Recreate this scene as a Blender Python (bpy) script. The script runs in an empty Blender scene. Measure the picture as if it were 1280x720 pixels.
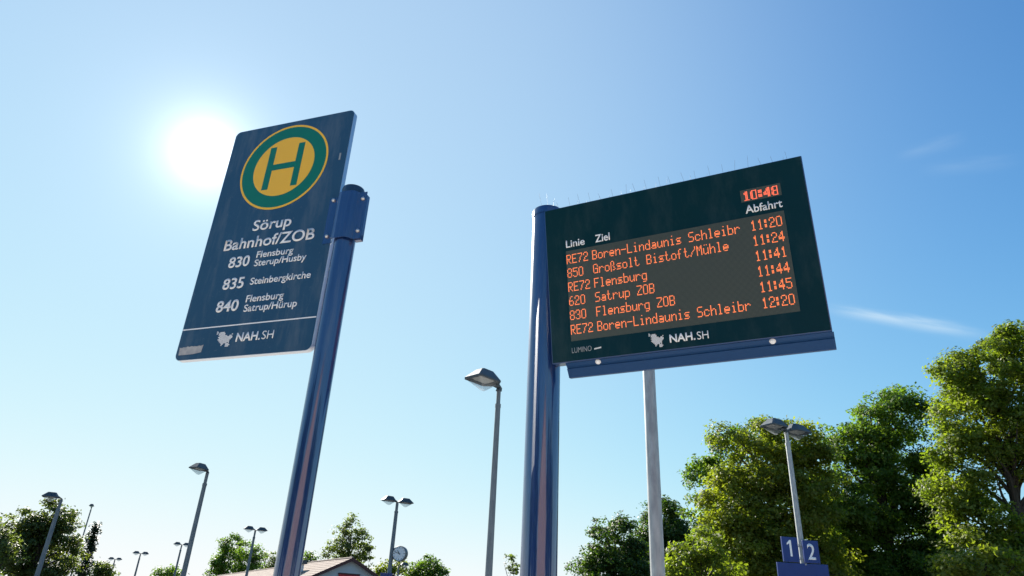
import bpy, bmesh, math, random
import numpy as np
from mathutils import Vector, Matrix
random.seed(7); rng = np.random.default_rng(7)
scene = bpy.context.scene
COL = scene.collection
R_ = math.radians

# ------------------------------------------------------------------ camera
cam_d = bpy.data.cameras.new("camera"); cam = bpy.data.objects.new("camera", cam_d); COL.objects.link(cam)
scene.camera = cam
cam_d.sensor_width = 36.0; cam_d.lens = 24.0; cam_d.clip_start = 0.05; cam_d.clip_end = 3000
PITCH, ROLL, EYE = 0.4513, 0.0497, 1.6
r0 = Vector((1, 0, 0)); f0 = Vector((0, math.cos(PITCH), math.sin(PITCH))); u0 = r0.cross(f0)
cr = r0 * math.cos(ROLL) + u0 * math.sin(ROLL); cu = u0 * math.cos(ROLL) - r0 * math.sin(ROLL)
cr = r0 * math.cos(ROLL) - u0 * math.sin(ROLL) if False else cr
CM = Matrix((( cr.x, cu.x, -f0.x, 0), (cr.y, cu.y, -f0.y, 0), (cr.z, cu.z, -f0.z, EYE), (0, 0, 0, 1)))
cam.matrix_world = CM
FPX = 853.5
def ray(px, py):
    d = cr * ((px - 640) / FPX) + cu * (-(py - 360) / FPX) + f0
    return d / d.y
def at(px, py, Y):
    d = ray(px, py); return Vector((d.x * Y, Y, EYE + d.z * Y))

# ------------------------------------------------------------------ sky and sun
SUN = (cr * ((257 - 640) / FPX) + cu * (-(190 - 360) / FPX) + f0).normalized()
SUN_EL = math.asin(SUN.z); SUN_AZ = math.atan2(SUN.x, SUN.y)
w = bpy.data.worlds.new("World"); scene.world = w; w.use_nodes = True
nt = w.node_tree; nt.nodes.clear()
def N(t, typ, **k):
    n = t.nodes.new(typ)
    for a, b in k.items(): setattr(n, a, b)
    return n
def math_node(t, op, a, b=None, c=None, clamp=False):
    n = N(t, 'ShaderNodeMath', operation=op); n.use_clamp = clamp
    for i, v in enumerate((a, b, c)):
        if v is None: continue
        if isinstance(v, (int, float)): n.inputs[i].default_value = v
        else: t.links.new(v, n.inputs[i])
    return n.outputs[0]
def dot_node(t, vec, d):
    n = N(t, 'ShaderNodeVectorMath', operation='DOT_PRODUCT')
    t.links.new(vec, n.inputs[0]); n.inputs[1].default_value = d
    return n.outputs['Value']
sky = N(nt, 'ShaderNodeTexSky', sky_type='NISHITA'); sky.sun_disc = False
sky.sun_elevation = SUN_EL; sky.sun_rotation = SUN_AZ
sky.air_density = 1.0; sky.dust_density = 0.0; sky.ozone_density = 2.0; sky.altitude = 30
bg = N(nt, 'ShaderNodeBackground'); bg.inputs['Strength'].default_value = 0.05
out = N(nt, 'ShaderNodeOutputWorld')
tc = N(nt, 'ShaderNodeTexCoord'); nrm = N(nt, 'ShaderNodeVectorMath', operation='NORMALIZE')
nt.links.new(tc.outputs['Generated'], nrm.inputs[0]); D = nrm.outputs['Vector']
# the bright sky round the sun (thin high veil scattering forward) and the sun itself
cosang = dot_node(nt, D, SUN)
ang = math_node(nt, 'ARCCOSINE', math_node(nt, 'MINIMUM', cosang, 0.9999999))
def lobe(amp, width):
    return math_node(nt, 'MULTIPLY', math_node(nt, 'EXPONENT', math_node(nt, 'MULTIPLY', math_node(nt, 'POWER', math_node(nt, 'DIVIDE', ang, R_(width)), 1.3), -1.0)), amp)
aur = math_node(nt, 'ADD', lobe(300.0, 0.5), math_node(nt, 'ADD', lobe(11.0, 2.0), lobe(2.0, 6.0)))
aurc = N(nt, 'ShaderNodeMix', data_type='RGBA', blend_type='MULTIPLY'); aurc.inputs['Factor'].default_value = 1
cmb = N(nt, 'ShaderNodeCombineColor'); 
for i in range(3): nt.links.new(aur, cmb.inputs[i])
nt.links.new(cmb.outputs[0], aurc.inputs['A']); aurc.inputs['B'].default_value = (1.0, 0.98, 0.94, 1)
add = N(nt, 'ShaderNodeMix', data_type='RGBA', blend_type='ADD'); add.inputs['Factor'].default_value = 1
# highlight shoulder of the sky: bright parts roll off instead of clipping, the blue keeps its colour
sep = N(nt, 'ShaderNodeSeparateColor'); nt.links.new(sky.outputs['Color'], sep.inputs[0]); cmb2 = N(nt, 'ShaderNodeCombineColor')
broad = math_node(nt, 'EXPONENT', math_node(nt, 'MULTIPLY', math_node(nt, 'POWER', math_node(nt, 'DIVIDE', ang, R_(42)), 3.2), -1.0))
for i, (kk, la, pw) in enumerate(((2.6, .46, 1.45), (3.3, .60, 1.30), (4.6, .80, 1.30))):
    x_ = math_node(nt, 'MULTIPLY', math_node(nt, 'POWER', math_node(nt, 'MULTIPLY', sep.outputs[i], 0.1), pw), -kk)
    x_ = math_node(nt, 'SUBTRACT', x_, math_node(nt, 'MULTIPLY', broad, la))
    nt.links.new(math_node(nt, 'MULTIPLY', math_node(nt, 'SUBTRACT', 1.0, math_node(nt, 'EXPONENT', x_)), 8.7), cmb2.inputs[i])
nt.links.new(cmb2.outputs[0], add.inputs['A']); nt.links.new(aurc.outputs['Result'], add.inputs['B'])
cur = add.outputs['Result']
# thin streaks of high cloud (an old vapour trail and two faint wisps)
def streak(a, b, width, amp, nscale, fade):
    global cur
    da, db = ray(*a).normalized(), ray(*b).normalized()
    n = da.cross(db).normalized(); mid = (da + db).normalized(); t = n.cross(mid).normalized()
    if t.dot(db - da) < 0: t = -t
    half = abs(t.dot(db))
    noi = N(nt, 'ShaderNodeTexNoise'); noi.inputs['Scale'].default_value = nscale; noi.inputs['Detail'].default_value = 5
    cv = N(nt, 'ShaderNodeCombineXYZ')
    nt.links.new(math_node(nt, 'MULTIPLY', dot_node(nt, D, n), 7.0), cv.inputs[0]); nt.links.new(dot_node(nt, D, t), cv.inputs[1])
    nt.links.new(cv.outputs[0], noi.inputs['Vector'])
    wob = math_node(nt, 'MULTIPLY', math_node(nt, 'SUBTRACT', noi.outputs['Fac'], 0.5), width * 1.6)
    x = math_node(nt, 'DIVIDE', math_node(nt, 'ADD', dot_node(nt, D, n), wob), width)
    prof = math_node(nt, 'EXPONENT', math_node(nt, 'MULTIPLY', math_node(nt, 'MULTIPLY', x, x), -1.0))
    s = math_node(nt, 'DIVIDE', dot_node(nt, D, t), half)
    mr = N(nt, 'ShaderNodeMapRange', interpolation_type='SMOOTHSTEP')
    nt.links.new(math_node(nt, 'ABSOLUTE', s), mr.inputs['Value'])
    for k, v in zip(('From Min', 'From Max', 'To Min', 'To Max'), (1.0 - fade, 1.05, 1, 0)): mr.inputs[k].default_value = v
    m = math_node(nt, 'MULTIPLY', math_node(nt, 'MULTIPLY', prof, mr.outputs['Result']),
                  math_node(nt, 'MULTIPLY', math_node(nt, 'GREATER_THAN', dot_node(nt, D, mid), 0.0),
                            math_node(nt, 'MULTIPLY', noi.outputs['Fac'], amp)))
    mx = N(nt, 'ShaderNodeMix', data_type='RGBA'); nt.links.new(m, mx.inputs['Factor'])
    nt.links.new(cur, mx.inputs['A']); mx.inputs['B'].default_value = (6.4, 7.8, 8.7, 1)
    cur = mx.outputs['Result']
streak((1020, 383), (1250, 422), 0.0068, 0.85, 16, 0.75)
streak((1115, 198), (1215, 170), 0.007, 0.14, 16, 0.8)
streak((1140, 214), (1290, 200), 0.008, 0.11, 16, 0.8)
nt.links.new(cur, bg.inputs['Color']); nt.links.new(bg.outputs[0], out.inputs['Surface'])

sl = bpy.data.lights.new("sun", 'SUN'); so = bpy.data.objects.new("sun", sl); COL.objects.link(so)
sl.energy = 5.0; sl.angle = R_(0.53); sl.color = (1.0, 0.94, 0.85)
so.rotation_euler = (-SUN).to_track_quat('-Z', 'Y').to_euler()
vs = scene.view_settings
vs.view_transform = 'Standard'; vs.look = 'None'; vs.gamma = 1; vs.exposure = 1.2; vs.use_curve_mapping = False
scene.cycles.max_bounces = 8; scene.cycles.transparent_max_bounces = 12

# ------------------------------------------------------------------ materials
def mat(name, col, rough=0.5, metal=0.0, noise=None, coat=0.0, spec=0.5, bump=0.0, bscale=40):
    m = bpy.data.materials.new(name); m.use_nodes = True
    t = m.node_tree; b = t.nodes['Principled BSDF']
    b.inputs['Base Color'].default_value = (*col, 1); b.inputs['Roughness'].default_value = rough
    b.inputs['Metallic'].default_value = metal; b.inputs['Coat Weight'].default_value = coat
    b.inputs['Coat Roughness'].default_value = 0.04
    b.inputs['Specular IOR Level'].default_value = spec
    if noise or bump:
        tcn = N(t, 'ShaderNodeTexCoord'); no = N(t, 'ShaderNodeTexNoise')
        no.inputs['Scale'].default_value = noise[1] if noise else bscale; no.inputs['Detail'].default_value = 6
        mp = N(t, 'ShaderNodeMapping'); mp.inputs['Scale'].default_value = noise[3] if noise and len(noise) > 3 else (1, 1, 1)
        t.links.new(tcn.outputs['Object'], mp.inputs['Vector']); t.links.new(mp.outputs['Vector'], no.inputs['Vector'])
        if noise:
            mx = N(t, 'ShaderNodeMix', data_type='RGBA')
            cr_ = N(t, 'ShaderNodeMapRange'); cr_.inputs['From Min'].default_value = 0.3; cr_.inputs['From Max'].default_value = 0.7
            t.links.new(no.outputs['Fac'], cr_.inputs['Value']); t.links.new(cr_.outputs['Result'], mx.inputs['Factor'])
            mx.inputs['A'].default_value = (*col, 1); mx.inputs['B'].default_value = (*noise[0], 1)
            t.links.new(mx.outputs['Result'], b.inputs['Base Color'])
            rr = N(t, 'ShaderNodeMapRange'); rr.inputs['To Min'].default_value = rough; rr.inputs['To Max'].default_value = min(1, rough + noise[2])
            t.links.new(no.outputs['Fac'], rr.inputs['Value']); t.links.new(rr.outputs['Result'], b.inputs['Roughness'])
        if bump:
            bp = N(t, 'ShaderNodeBump'); bp.inputs['Strength'].default_value = bump; bp.inputs['Distance'].default_value = 0.01
            t.links.new(no.outputs['Fac'], bp.inputs['Height']); t.links.new(bp.outputs['Normal'], b.inputs['Normal'])
    return m
def emis(name, col, s):
    m = mat(name, (0.02, 0.005, 0.003), 0.6); b = m.node_tree.nodes['Principled BSDF']
    b.inputs['Emission Color'].default_value = (*col, 1); b.inputs['Emission Strength'].default_value = s
    return m
M_pole = mat('blue_gloss_paint', (0.005, 0.032, 0.135), 0.3, 0.0, ((0.004, 0.026, 0.115), 3.0, 0.06), coat=1.0, spec=0.2)
M_pole.node_tree.nodes['Principled BSDF'].inputs['Coat IOR'].default_value = 1.9
M_pole.node_tree.nodes['Principled BSDF'].inputs['Coat Roughness'].default_value = 0.03
M_cap = mat('dark_blue_cap', (0.012, 0.04, 0.09), 0.35)
M_sign = mat('navy_sign_face', (0.022, 0.078, 0.145), 0.38, 0.0, ((0.018, 0.068, 0.13), 2.0, 0.05), spec=0.35)
M_edge = mat('aluminium_edge', (0.6, 0.62, 0.64), 0.35, 0.9)
M_white = mat('white_vinyl', (0.88, 0.88, 0.86), 0.45)
M_grey_v = mat('grey_vinyl', (0.30, 0.33, 0.34), 0.5)
M_yellow = mat('yellow_vinyl', (0.90, 0.50, 0.03), 0.4)
M_green = mat('green_vinyl', (0.0, 0.16, 0.10), 0.38)
M_sticker = mat('torn_paper', (0.48, 0.47, 0.44), 0.85, 0, ((0.33, 0.34, 0.35), 60.0, 0.1))
M_panel = mat('display_glass', (0.0016, 0.026, 0.040), 0.30, 0.0, ((0.003, 0.028, 0.033), 1.6, 0.04), spec=0.12)
M_house = mat('display_housing_paint', (0.010, 0.05, 0.16), 0.3, coat=0.4)
M_rail = mat('rail_paint', (0.008, 0.052, 0.15), 0.42, spec=.25)
M_wire = mat('stainless_wire', (0.16, 0.17, 0.18), 0.45, 0.6)
M_bolt = mat('zinc_bolt', (0.62, 0.6, 0.58), 0.35, 0.9)
M_gal = mat('galvanised_steel', (0.40, 0.42, 0.42), 0.45, 0.55, ((0.26, 0.28, 0.29), 30.0, 0.25, (1, 1, 0.25)))
M_lpole = mat('grey_lamp_pole', (0.17, 0.20, 0.22), 0.5, 0.25, ((0.12, 0.145, 0.16), 18.0, 0.2, (1, 1, .2)))
M_lid = mat('dark_lamp_lid', (0.028, 0.052, 0.068), 0.42, 0.0, ((0.05, 0.065, 0.075), 9.0, 0.2))
M_refl = mat('lamp_reflector', (0.55, 0.52, 0.46), 0.3, 0.4)
M_dsign = mat('blue_platform_sign', (0.006, 0.035, 0.19), 0.35, 0, ((0.007, 0.03, 0.16), 3.0, 0.1))
M_black = mat('black_plastic', (0.015, 0.016, 0.018), 0.5)
M_cface = mat('clock_face', (0.72, 0.74, 0.75), 0.4)
M_bark = mat('bark', (0.07, 0.055, 0.04), 0.9, 0, ((0.035, 0.028, 0.022), 6.0, 0.1), bump=0.6)
M_render_w = mat('painted_render', (0.62, 0.64, 0.66), 0.85, 0, ((0.55, 0.57, 0.59), 1.2, 0.1))
M_tile = mat('weathered_tiles', (0.34, 0.265, 0.21), 0.9, 0, ((0.25, 0.19, 0.155), 3.5, 0.1))
M_tile2 = mat('grey_tiles', (0.20, 0.185, 0.175), 0.9, 0, ((0.14, 0.13, 0.125), 3.0, 0.1))
M_verge = mat('red_brown_verge', (0.11, 0.04, 0.035), 0.7)
def dust(m, col, amt, scale, stretch=(1, 1, 1), lo=.48, hi=.8):
    """dirt film: rain-streaked specks laid over the base colour"""
    t = m.node_tree; b = t.nodes['Principled BSDF']; src = b.inputs['Base Color'].links[0].from_socket
    tcn = N(t, 'ShaderNodeTexCoord'); mp = N(t, 'ShaderNodeMapping'); mp.inputs['Scale'].default_value = stretch; no = N(t, 'ShaderNodeTexNoise')
    no.inputs['Scale'].default_value = scale; no.inputs['Detail'].default_value = 9; no.inputs['Roughness'].default_value = .72
    t.links.new(tcn.outputs['Object'], mp.inputs['Vector']); t.links.new(mp.outputs['Vector'], no.inputs['Vector'])
    mr = N(t, 'ShaderNodeMapRange'); mr.inputs['From Min'].default_value = lo; mr.inputs['From Max'].default_value = hi; mr.inputs['To Max'].default_value = amt
    t.links.new(no.outputs['Fac'], mr.inputs['Value']); mx = N(t, 'ShaderNodeMix', data_type='RGBA'); t.links.new(mr.outputs['Result'], mx.inputs['Factor'])
    t.links.new(src, mx.inputs['A']); mx.inputs['B'].default_value = (*col, 1); t.links.new(mx.outputs['Result'], b.inputs['Base Color'])
dust(M_sign, (.20, .24, .26), .42, 5.0, (3.2, 3.2, .55)); dust(M_sign, (.30, .31, .30), .5, 70.0, (1, 1, 1), .60, .85)
dust(M_pole, (.16, .17, .17), .35, 9.0, (2.5, 2.5, .22), .5, .85); dust(M_panel, (.10, .13, .13), .22, 4.0, (2.5, 2.5, .7), .5, .85)
dust(M_lpole, (.30, .31, .30), .5, 6.0, (3, 3, .3)); dust(M_gal, (.52, .53, .52), .6, 25.0, (1.5, 1.5, .4)); dust(M_lid, (.13, .145, .15), .3, 12.0)
M_red = mat('red_board', (0.55, 0.02, 0.03), 0.5)
M_asphalt = mat('asphalt', (0.06, 0.06, 0.062), 0.92, 0, ((0.045, 0.045, 0.047), 9.0, 0.05))
M_paving = mat('light_paving', (0.46, 0.43, 0.40), 0.9, 0, ((0.40, 0.37, 0.345), 4.0, 0.05))
M_grass = mat('grass', (0.05, 0.09, 0.025), 0.95, 0, ((0.035, 0.06, 0.02), 0.7, 0.02))
def glass_mat():
    m = bpy.data.materials.new('clear_lamp_bowl'); m.use_nodes = True; t = m.node_tree; t.nodes.clear()
    o = N(t, 'ShaderNodeOutputMaterial'); a = N(t, 'ShaderNodeBsdfTransparent'); a.inputs[0].default_value = (0.80, 0.85, 0.88, 1)
    g = N(t, 'ShaderNodeBsdfGlossy'); g.inputs['Roughness'].default_value = 0.15; g.inputs[0].default_value = (0.9, 0.9, 0.9, 1)
    tr = N(t, 'ShaderNodeBsdfTranslucent'); tr.inputs[0].default_value = (0.75, 0.78, 0.8, 1)
    m1 = N(t, 'ShaderNodeMixShader'); m1.inputs[0].default_value = 0.18; m2 = N(t, 'ShaderNodeMixShader'); m2.inputs[0].default_value = 0.10
    t.links.new(a.outputs[0], m1.inputs[1]); t.links.new(tr.outputs[0], m1.inputs[2])
    t.links.new(m1.outputs[0], m2.inputs[1]); t.links.new(g.outputs[0], m2.inputs[2]); t.links.new(m2.outputs[0], o.inputs[0])
    return m
M_bowl = glass_mat()
def led_mat():
    m = mat('led_matrix', (0.06, 0.08, 0.075), 0.55); t = m.node_tree; b = t.nodes['Principled BSDF']
    tcn = N(t, 'ShaderNodeTexCoord'); sp = N(t, 'ShaderNodeSeparateXYZ'); t.links.new(tcn.outputs['UV'], sp.inputs[0])
    a = math_node(t, 'SINE', math_node(t, 'MULTIPLY', sp.outputs[0], 2 * math.pi / (2 * 0.00445)))
    c = math_node(t, 'SINE', math_node(t, 'MULTIPLY', sp.outputs[1], 2 * math.pi / (2 * 0.0049)))
    d = math_node(t, 'MULTIPLY', math_node(t, 'ABSOLUTE', a), math_node(t, 'ABSOLUTE', c))
    mx = N(t, 'ShaderNodeMix', data_type='RGBA'); t.links.new(d, mx.inputs['Factor'])
    mx.inputs['A'].default_value = (0.010, 0.019, 0.017, 1); mx.inputs['B'].default_value = (0.10, 0.118, 0.092, 1)
    t.links.new(mx.outputs['Result'], b.inputs['Base Color'])
    return m
M_led = led_mat()
M_orange = emis('lit_orange_leds', (1.0, 0.22, 0.07), 0.74)
M_ored = emis('lit_red_leds', (1.0, 0.16, 0.08), 0.75)
def brick_mat():
    m = mat('red_brick_wall', (0.3, 0.15, 0.1), 0.9); t = m.node_tree; b = t.nodes['Principled BSDF']
    tcn = N(t, 'ShaderNodeTexCoord'); mp = N(t, 'ShaderNodeMapping'); mp.inputs['Rotation'].default_value = (R_(90), 0, 0)
    br = N(t, 'ShaderNodeTexBrick'); br.inputs['Scale'].default_value = 4
    br.inputs['Color1'].default_value = (0.34, 0.215, 0.175, 1); br.inputs['Color2'].default_value = (0.29, 0.18, 0.15, 1); br.inputs['Mortar'].default_value = (0.4, 0.36, 0.32, 1)
    t.links.new(tcn.outputs['Object'], mp.inputs[0]); t.links.new(mp.outputs[0], br.inputs['Vector']); t.links.new(br.outputs['Color'], b.inputs['Base Color'])
    return m
M_brick = brick_mat()
def leaf_mat(name, c1, c2, trans):
    m = bpy.data.materials.new(name); m.use_nodes = True; t = m.node_tree; t.nodes.clear()
    o = N(t, 'ShaderNodeOutputMaterial'); ge = N(t, 'ShaderNodeNewGeometry'); tcn = N(t, 'ShaderNodeTexCoord')
    no = N(t, 'ShaderNodeTexNoise'); no.inputs['Scale'].default_value = 0.55; no.inputs['Detail'].default_value = 3
    t.links.new(tcn.outputs['Object'], no.inputs['Vector'])
    f = math_node(t, 'ADD', math_node(t, 'MULTIPLY', ge.outputs['Random Per Island'], 0.45),
                  math_node(t, 'MULTIPLY', math_node(t, 'SUBTRACT', no.outputs['Fac'], 0.35), 1.6), clamp=True)
    mx = N(t, 'ShaderNodeMix', data_type='RGBA'); t.links.new(f, mx.inputs['Factor'])
    mx.inputs['A'].default_value = (*c1, 1); mx.inputs['B'].default_value = (*c2, 1)
    d = N(t, 'ShaderNodeBsdfPrincipled'); d.inputs['Roughness'].default_value = 0.55; d.inputs['Specular IOR Level'].default_value = 0.35
    t.links.new(mx.outputs['Result'], d.inputs['Base Color'])
    tr = N(t, 'ShaderNodeBsdfTranslucent')
    m3 = N(t, 'ShaderNodeMix', data_type='RGBA', blend_type='MULTIPLY'); m3.inputs['Factor'].default_value = 1
    t.links.new(mx.outputs['Result'], m3.inputs['A']); m3.inputs['B'].default_value = (2.3, 2.5, 0.75, 1)
    t.links.new(m3.outputs['Result'], tr.inputs[0])
    ms = N(t, 'ShaderNodeMixShader'); ms.inputs[0].default_value = trans
    t.links.new(d.outputs[0], ms.inputs[1]); t.links.new(tr.outputs[0], ms.inputs[2]); t.links.new(ms.outputs[0], o.inputs[0])
    return m
L_olive = leaf_mat('olive_leaves', (0.085, 0.125, 0.018), (0.17, 0.195, 0.03), 0.50)
L_yellow = leaf_mat('yellowing_leaves', (0.08, 0.115, 0.017), (0.175, 0.185, 0.027), 0.50)
L_dark = leaf_mat('dark_leaves', (0.022, 0.055, 0.012), (0.075, 0.115, 0.02), 0.42)
L_mid = leaf_mat('green_leaves', (0.052, 0.105, 0.018), (0.115, 0.165, 0.027), 0.48)
L_willow = leaf_mat('olive_willow_leaves', (0.05, 0.078, 0.022), (0.115, 0.125, 0.036), 0.42)
L_conif = leaf_mat('conifer_needles', (0.012, 0.03, 0.012), (0.03, 0.05, 0.018), 0.2)
L_pale = leaf_mat('grey_green_leaves', (0.06, 0.09, 0.035), (0.13, 0.15, 0.05), 0.46)

# ------------------------------------------------------------------ builders
def link(name, me, parent=None):
    o = bpy.data.objects.new(name, me); COL.objects.link(o)
    if parent: o.parent = parent
    return o
def obj(name, bm, m, parent=None, smooth=False):
    me = bpy.data.meshes.new(name); bmesh.ops.recalc_face_normals(bm, faces=bm.faces[:]); bm.to_mesh(me); bm.free()
    for x in (m if isinstance(m, (list, tuple)) else [m]): me.materials.append(x)
    if smooth:
        for p in me.polygons: p.use_smooth = True
        try: me.set_sharp_from_angle(angle=R_(40))
        except Exception: pass
    return link(name, me, parent)
def tag(o, label, cat, group=None, kind=None):
    o['label'] = label; o['category'] = cat
    if group: o['group'] = group
    if kind: o['kind'] = kind
    return o
def thing(name, label, cat, loc, rz=0, group=None):
    o = link(name, None); o.location = loc; o.rotation_euler = (0, 0, rz); o.empty_display_size = 0.3
    return tag(o, label, cat, group)
def struct(name, bm, m):
    o = obj(name, bm, m); o['kind'] = 'structure'; return o
def box(bm, x0, x1, y0, y1, z0, z1, T=None, bev=0.0):
    v = [bm.verts.new((x, y, z)) for z in (z0, z1) for x, y in ((x0, y0), (x1, y0), (x1, y1), (x0, y1))]
    fs = [bm.faces.new([v[i] for i in q]) for q in ((3, 2, 1, 0), (4, 5, 6, 7), (0, 1, 5, 4), (1, 2, 6, 5), (2, 3, 7, 6), (3, 0, 4, 7))]
    if bev:
        es = list({e for f in fs for e in f.edges})
        r = bmesh.ops.bevel(bm, geom=es, offset=bev, segments=2, affect='EDGES', profile=0.6)
        v = list({x for f in r['faces'] for x in f.verts} | {x for x in v if x.is_valid})
    if T is not None:
        for x in v: x.co = T @ x.co
    return v
def cyl(bm, p0, p1, r0, r1=None, n=24, caps=True, rings=1):
    p0, p1 = Vector(p0), Vector(p1); r1 = r0 if r1 is None else r1
    ax = (p1 - p0).normalized(); a = ax.orthogonal().normalized(); b = ax.cross(a)
    prev = None; first = None
    for k in range(rings + 1):
        t = k / rings; c = p0.lerp(p1, t); r = r0 + (r1 - r0) * t
        ring = [bm.verts.new(c + (a * math.cos(2 * math.pi * i / n) + b * math.sin(2 * math.pi * i / n)) * r) for i in range(n)]
        if prev:
            for i in range(n): bm.faces.new((prev[i], prev[(i + 1) % n], ring[(i + 1) % n], ring[i]))
        else: first = ring
        prev = ring
    if caps: bm.faces.new(first[::-1]); bm.faces.new(prev)
def lathe(bm, prof, base=(0, 0, 0), n=40):
    base = Vector(base); prev = None
    for r, z in prof:
        if r < 1e-6: ring = [bm.verts.new(base + Vector((0, 0, z)))]
        else: ring = [bm.verts.new(base + Vector((r * math.cos(2 * math.pi * i / n), r * math.sin(2 * math.pi * i / n), z))) for i in range(n)]
        if prev:
            for i in range(n):
                j = (i + 1) % n
                if len(ring) == 1: bm.faces.new((prev[i], prev[j], ring[0]))
                elif len(prev) == 1: bm.faces.new((prev[0], ring[j], ring[i]))
                else: bm.faces.new((prev[i], prev[j], ring[j], ring[i]))
        prev = ring
def prism(bm, pts, z0, z1, T=None):
    a = [bm.verts.new((x, y, z0)) for x, y in pts]; b = [bm.verts.new((x, y, z1)) for x, y in pts]; n = len(pts)
    bm.faces.new(a[::-1]); bm.faces.new(b)
    for i in range(n): bm.faces.new((a[i], a[(i + 1) % n], b[(i + 1) % n], b[i]))
    if T is not None:
        for v in a + b: v.co = T @ v.co
def rrect(x0, x1, y0, y1, r, n=8):
    p = []
    for cx, cy, s in ((x1 - r, y1 - r, 0), (x0 + r, y1 - r, 90), (x0 + r, y0 + r, 180), (x1 - r, y0 + r, 270)):
        for i in range(n + 1):
            a = R_(s + 90 * i / n); p.append((cx + r * math.cos(a), cy + r * math.sin(a)))
    return p
def text_bm(body, u0, u1, v0, cap, T, bold=0.0, z=0.0008, ref=None):
    """flat lettering: baseline v0, cap height `cap`, spanning u0..u1"""
    def mesh_of(s, off):
        c = bpy.data.curves.new('t', 'FONT'); c.body = s; c.size = 1.0; c.offset = off; c.resolution_u = 6
        o = bpy.data.objects.new('t', c); COL.objects.link(o)
        bpy.context.view_layer.update()
        me = bpy.data.meshes.new_from_object(o.evaluated_get(bpy.context.evaluated_depsgraph_get()))
        bpy.data.objects.remove(o); bpy.data.curves.remove(c)
        return me
    hm = mesh_of('H', 0); hh = max(v.co.y for v in hm.vertices); bpy.data.meshes.remove(hm)
    me = mesh_of(body, bold)
    xs = [v.co.x for v in me.vertices]; sx = (u1 - u0) / (max(xs) - min(xs)); sy = cap / hh
    bm = bmesh.new(); bm.from_mesh(me); bpy.data.meshes.remove(me)
    x0 = min(xs)
    for v in bm.verts: v.co = Vector((u0 + (v.co.x - x0) * sx, v0 + v.co.y * sy, 0))
    ret = bmesh.ops.extrude_face_region(bm, geom=bm.faces[:])
    for g in ret['geom']:
        if isinstance(g, bmesh.types.BMVert): g.co.z = z
    for v in bm.verts:
        v.co.z += 0.0003
        v.co = T @ v.co
    return bm
LOGO = ["#..............", "##.####........", "#.######.......", "..######......#", "...#######..##.", "..##############"[:15],
        "#..############"[:15].replace('#', '.', 1), "..############.", "...##########..", "....#########..", ".....######.#..", "......##..###..", "......#...####.", "..........###.."]
def logo_bm(u0, u1, v0, v1, T):
    bm = bmesh.new(); nc = 15; nr = len(LOGO); du = (u1 - u0) / nc; dv = (v1 - v0) / nr
    for r, row in enumerate(LOGO):
        for c, ch in enumerate(row):
            if ch == '#':
                prism(bm, [(u0 + (c + .1) * du, v1 - (r + .9) * dv), (u0 + (c + .9) * du, v1 - (r + .9) * dv), (u0 + (c + .9) * du, v1 - (r + .1) * dv), (u0 + (c + .1) * du, v1 - (r + .1) * dv)], .0003, .001, T)
    return bm

# ------------------------------------------------------------------ ground
bm = bmesh.new(); prism(bm, [(-700, -700), (700, -700), (700, 1400), (-700, 1400)], -0.5, 0.0); struct('ground', bm, M_grass)
bm = bmesh.new(); prism(bm, [(-30, -14), (26, -14), (26, 15.5), (-30, 15.5)], -0.3, 0.004); struct('forecourt', bm, M_paving)
bm = bmesh.new(); prism(bm, [(-60, 15.6), (60, 15.6), (60, 70), (-60, 70)], -0.3, 0.004); struct('car_park', bm, M_asphalt)

# ------------------------------------------------------------------ foliage
def rand_dirs(n):
    v = rng.normal(size=(n, 3)); return v / np.linalg.norm(v, axis=1)[:, None]
def leaf_mesh(name, P, Q, size, m, parent):
    n = len(P); nn_ = Q * .75 + np.array([0, 0, .55]) + rng.normal(0, .42, (n, 3)); nn_ /= np.linalg.norm(nn_, axis=1)[:, None] + 1e-9
    h = rand_dirs(n); a = np.cross(nn_, h); a /= np.linalg.norm(a, axis=1)[:, None] + 1e-9; b = np.cross(nn_, a)
    s = size * rng.uniform(.6, 1.3, n)[:, None]
    nn = nn_ * s * -.15
    V = np.stack([P - a * s * .6, P + b * s * .38 + nn, P + a * s * .6, P - b * s * .38 + nn], 1).reshape(-1, 3)
    me = bpy.data.meshes.new(name); me.vertices.add(4 * n); me.vertices.foreach_set('co', V.astype(np.float32).ravel())
    me.loops.add(4 * n); me.loops.foreach_set('vertex_index', np.arange(4 * n, dtype=np.int32))
    me.polygons.add(n); me.polygons.foreach_set('loop_start', np.arange(0, 4 * n, 4, dtype=np.int32))
    me.update(calc_edges=True); me.validate(); me.materials.append(m)
    return link(name, me, parent)
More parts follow.
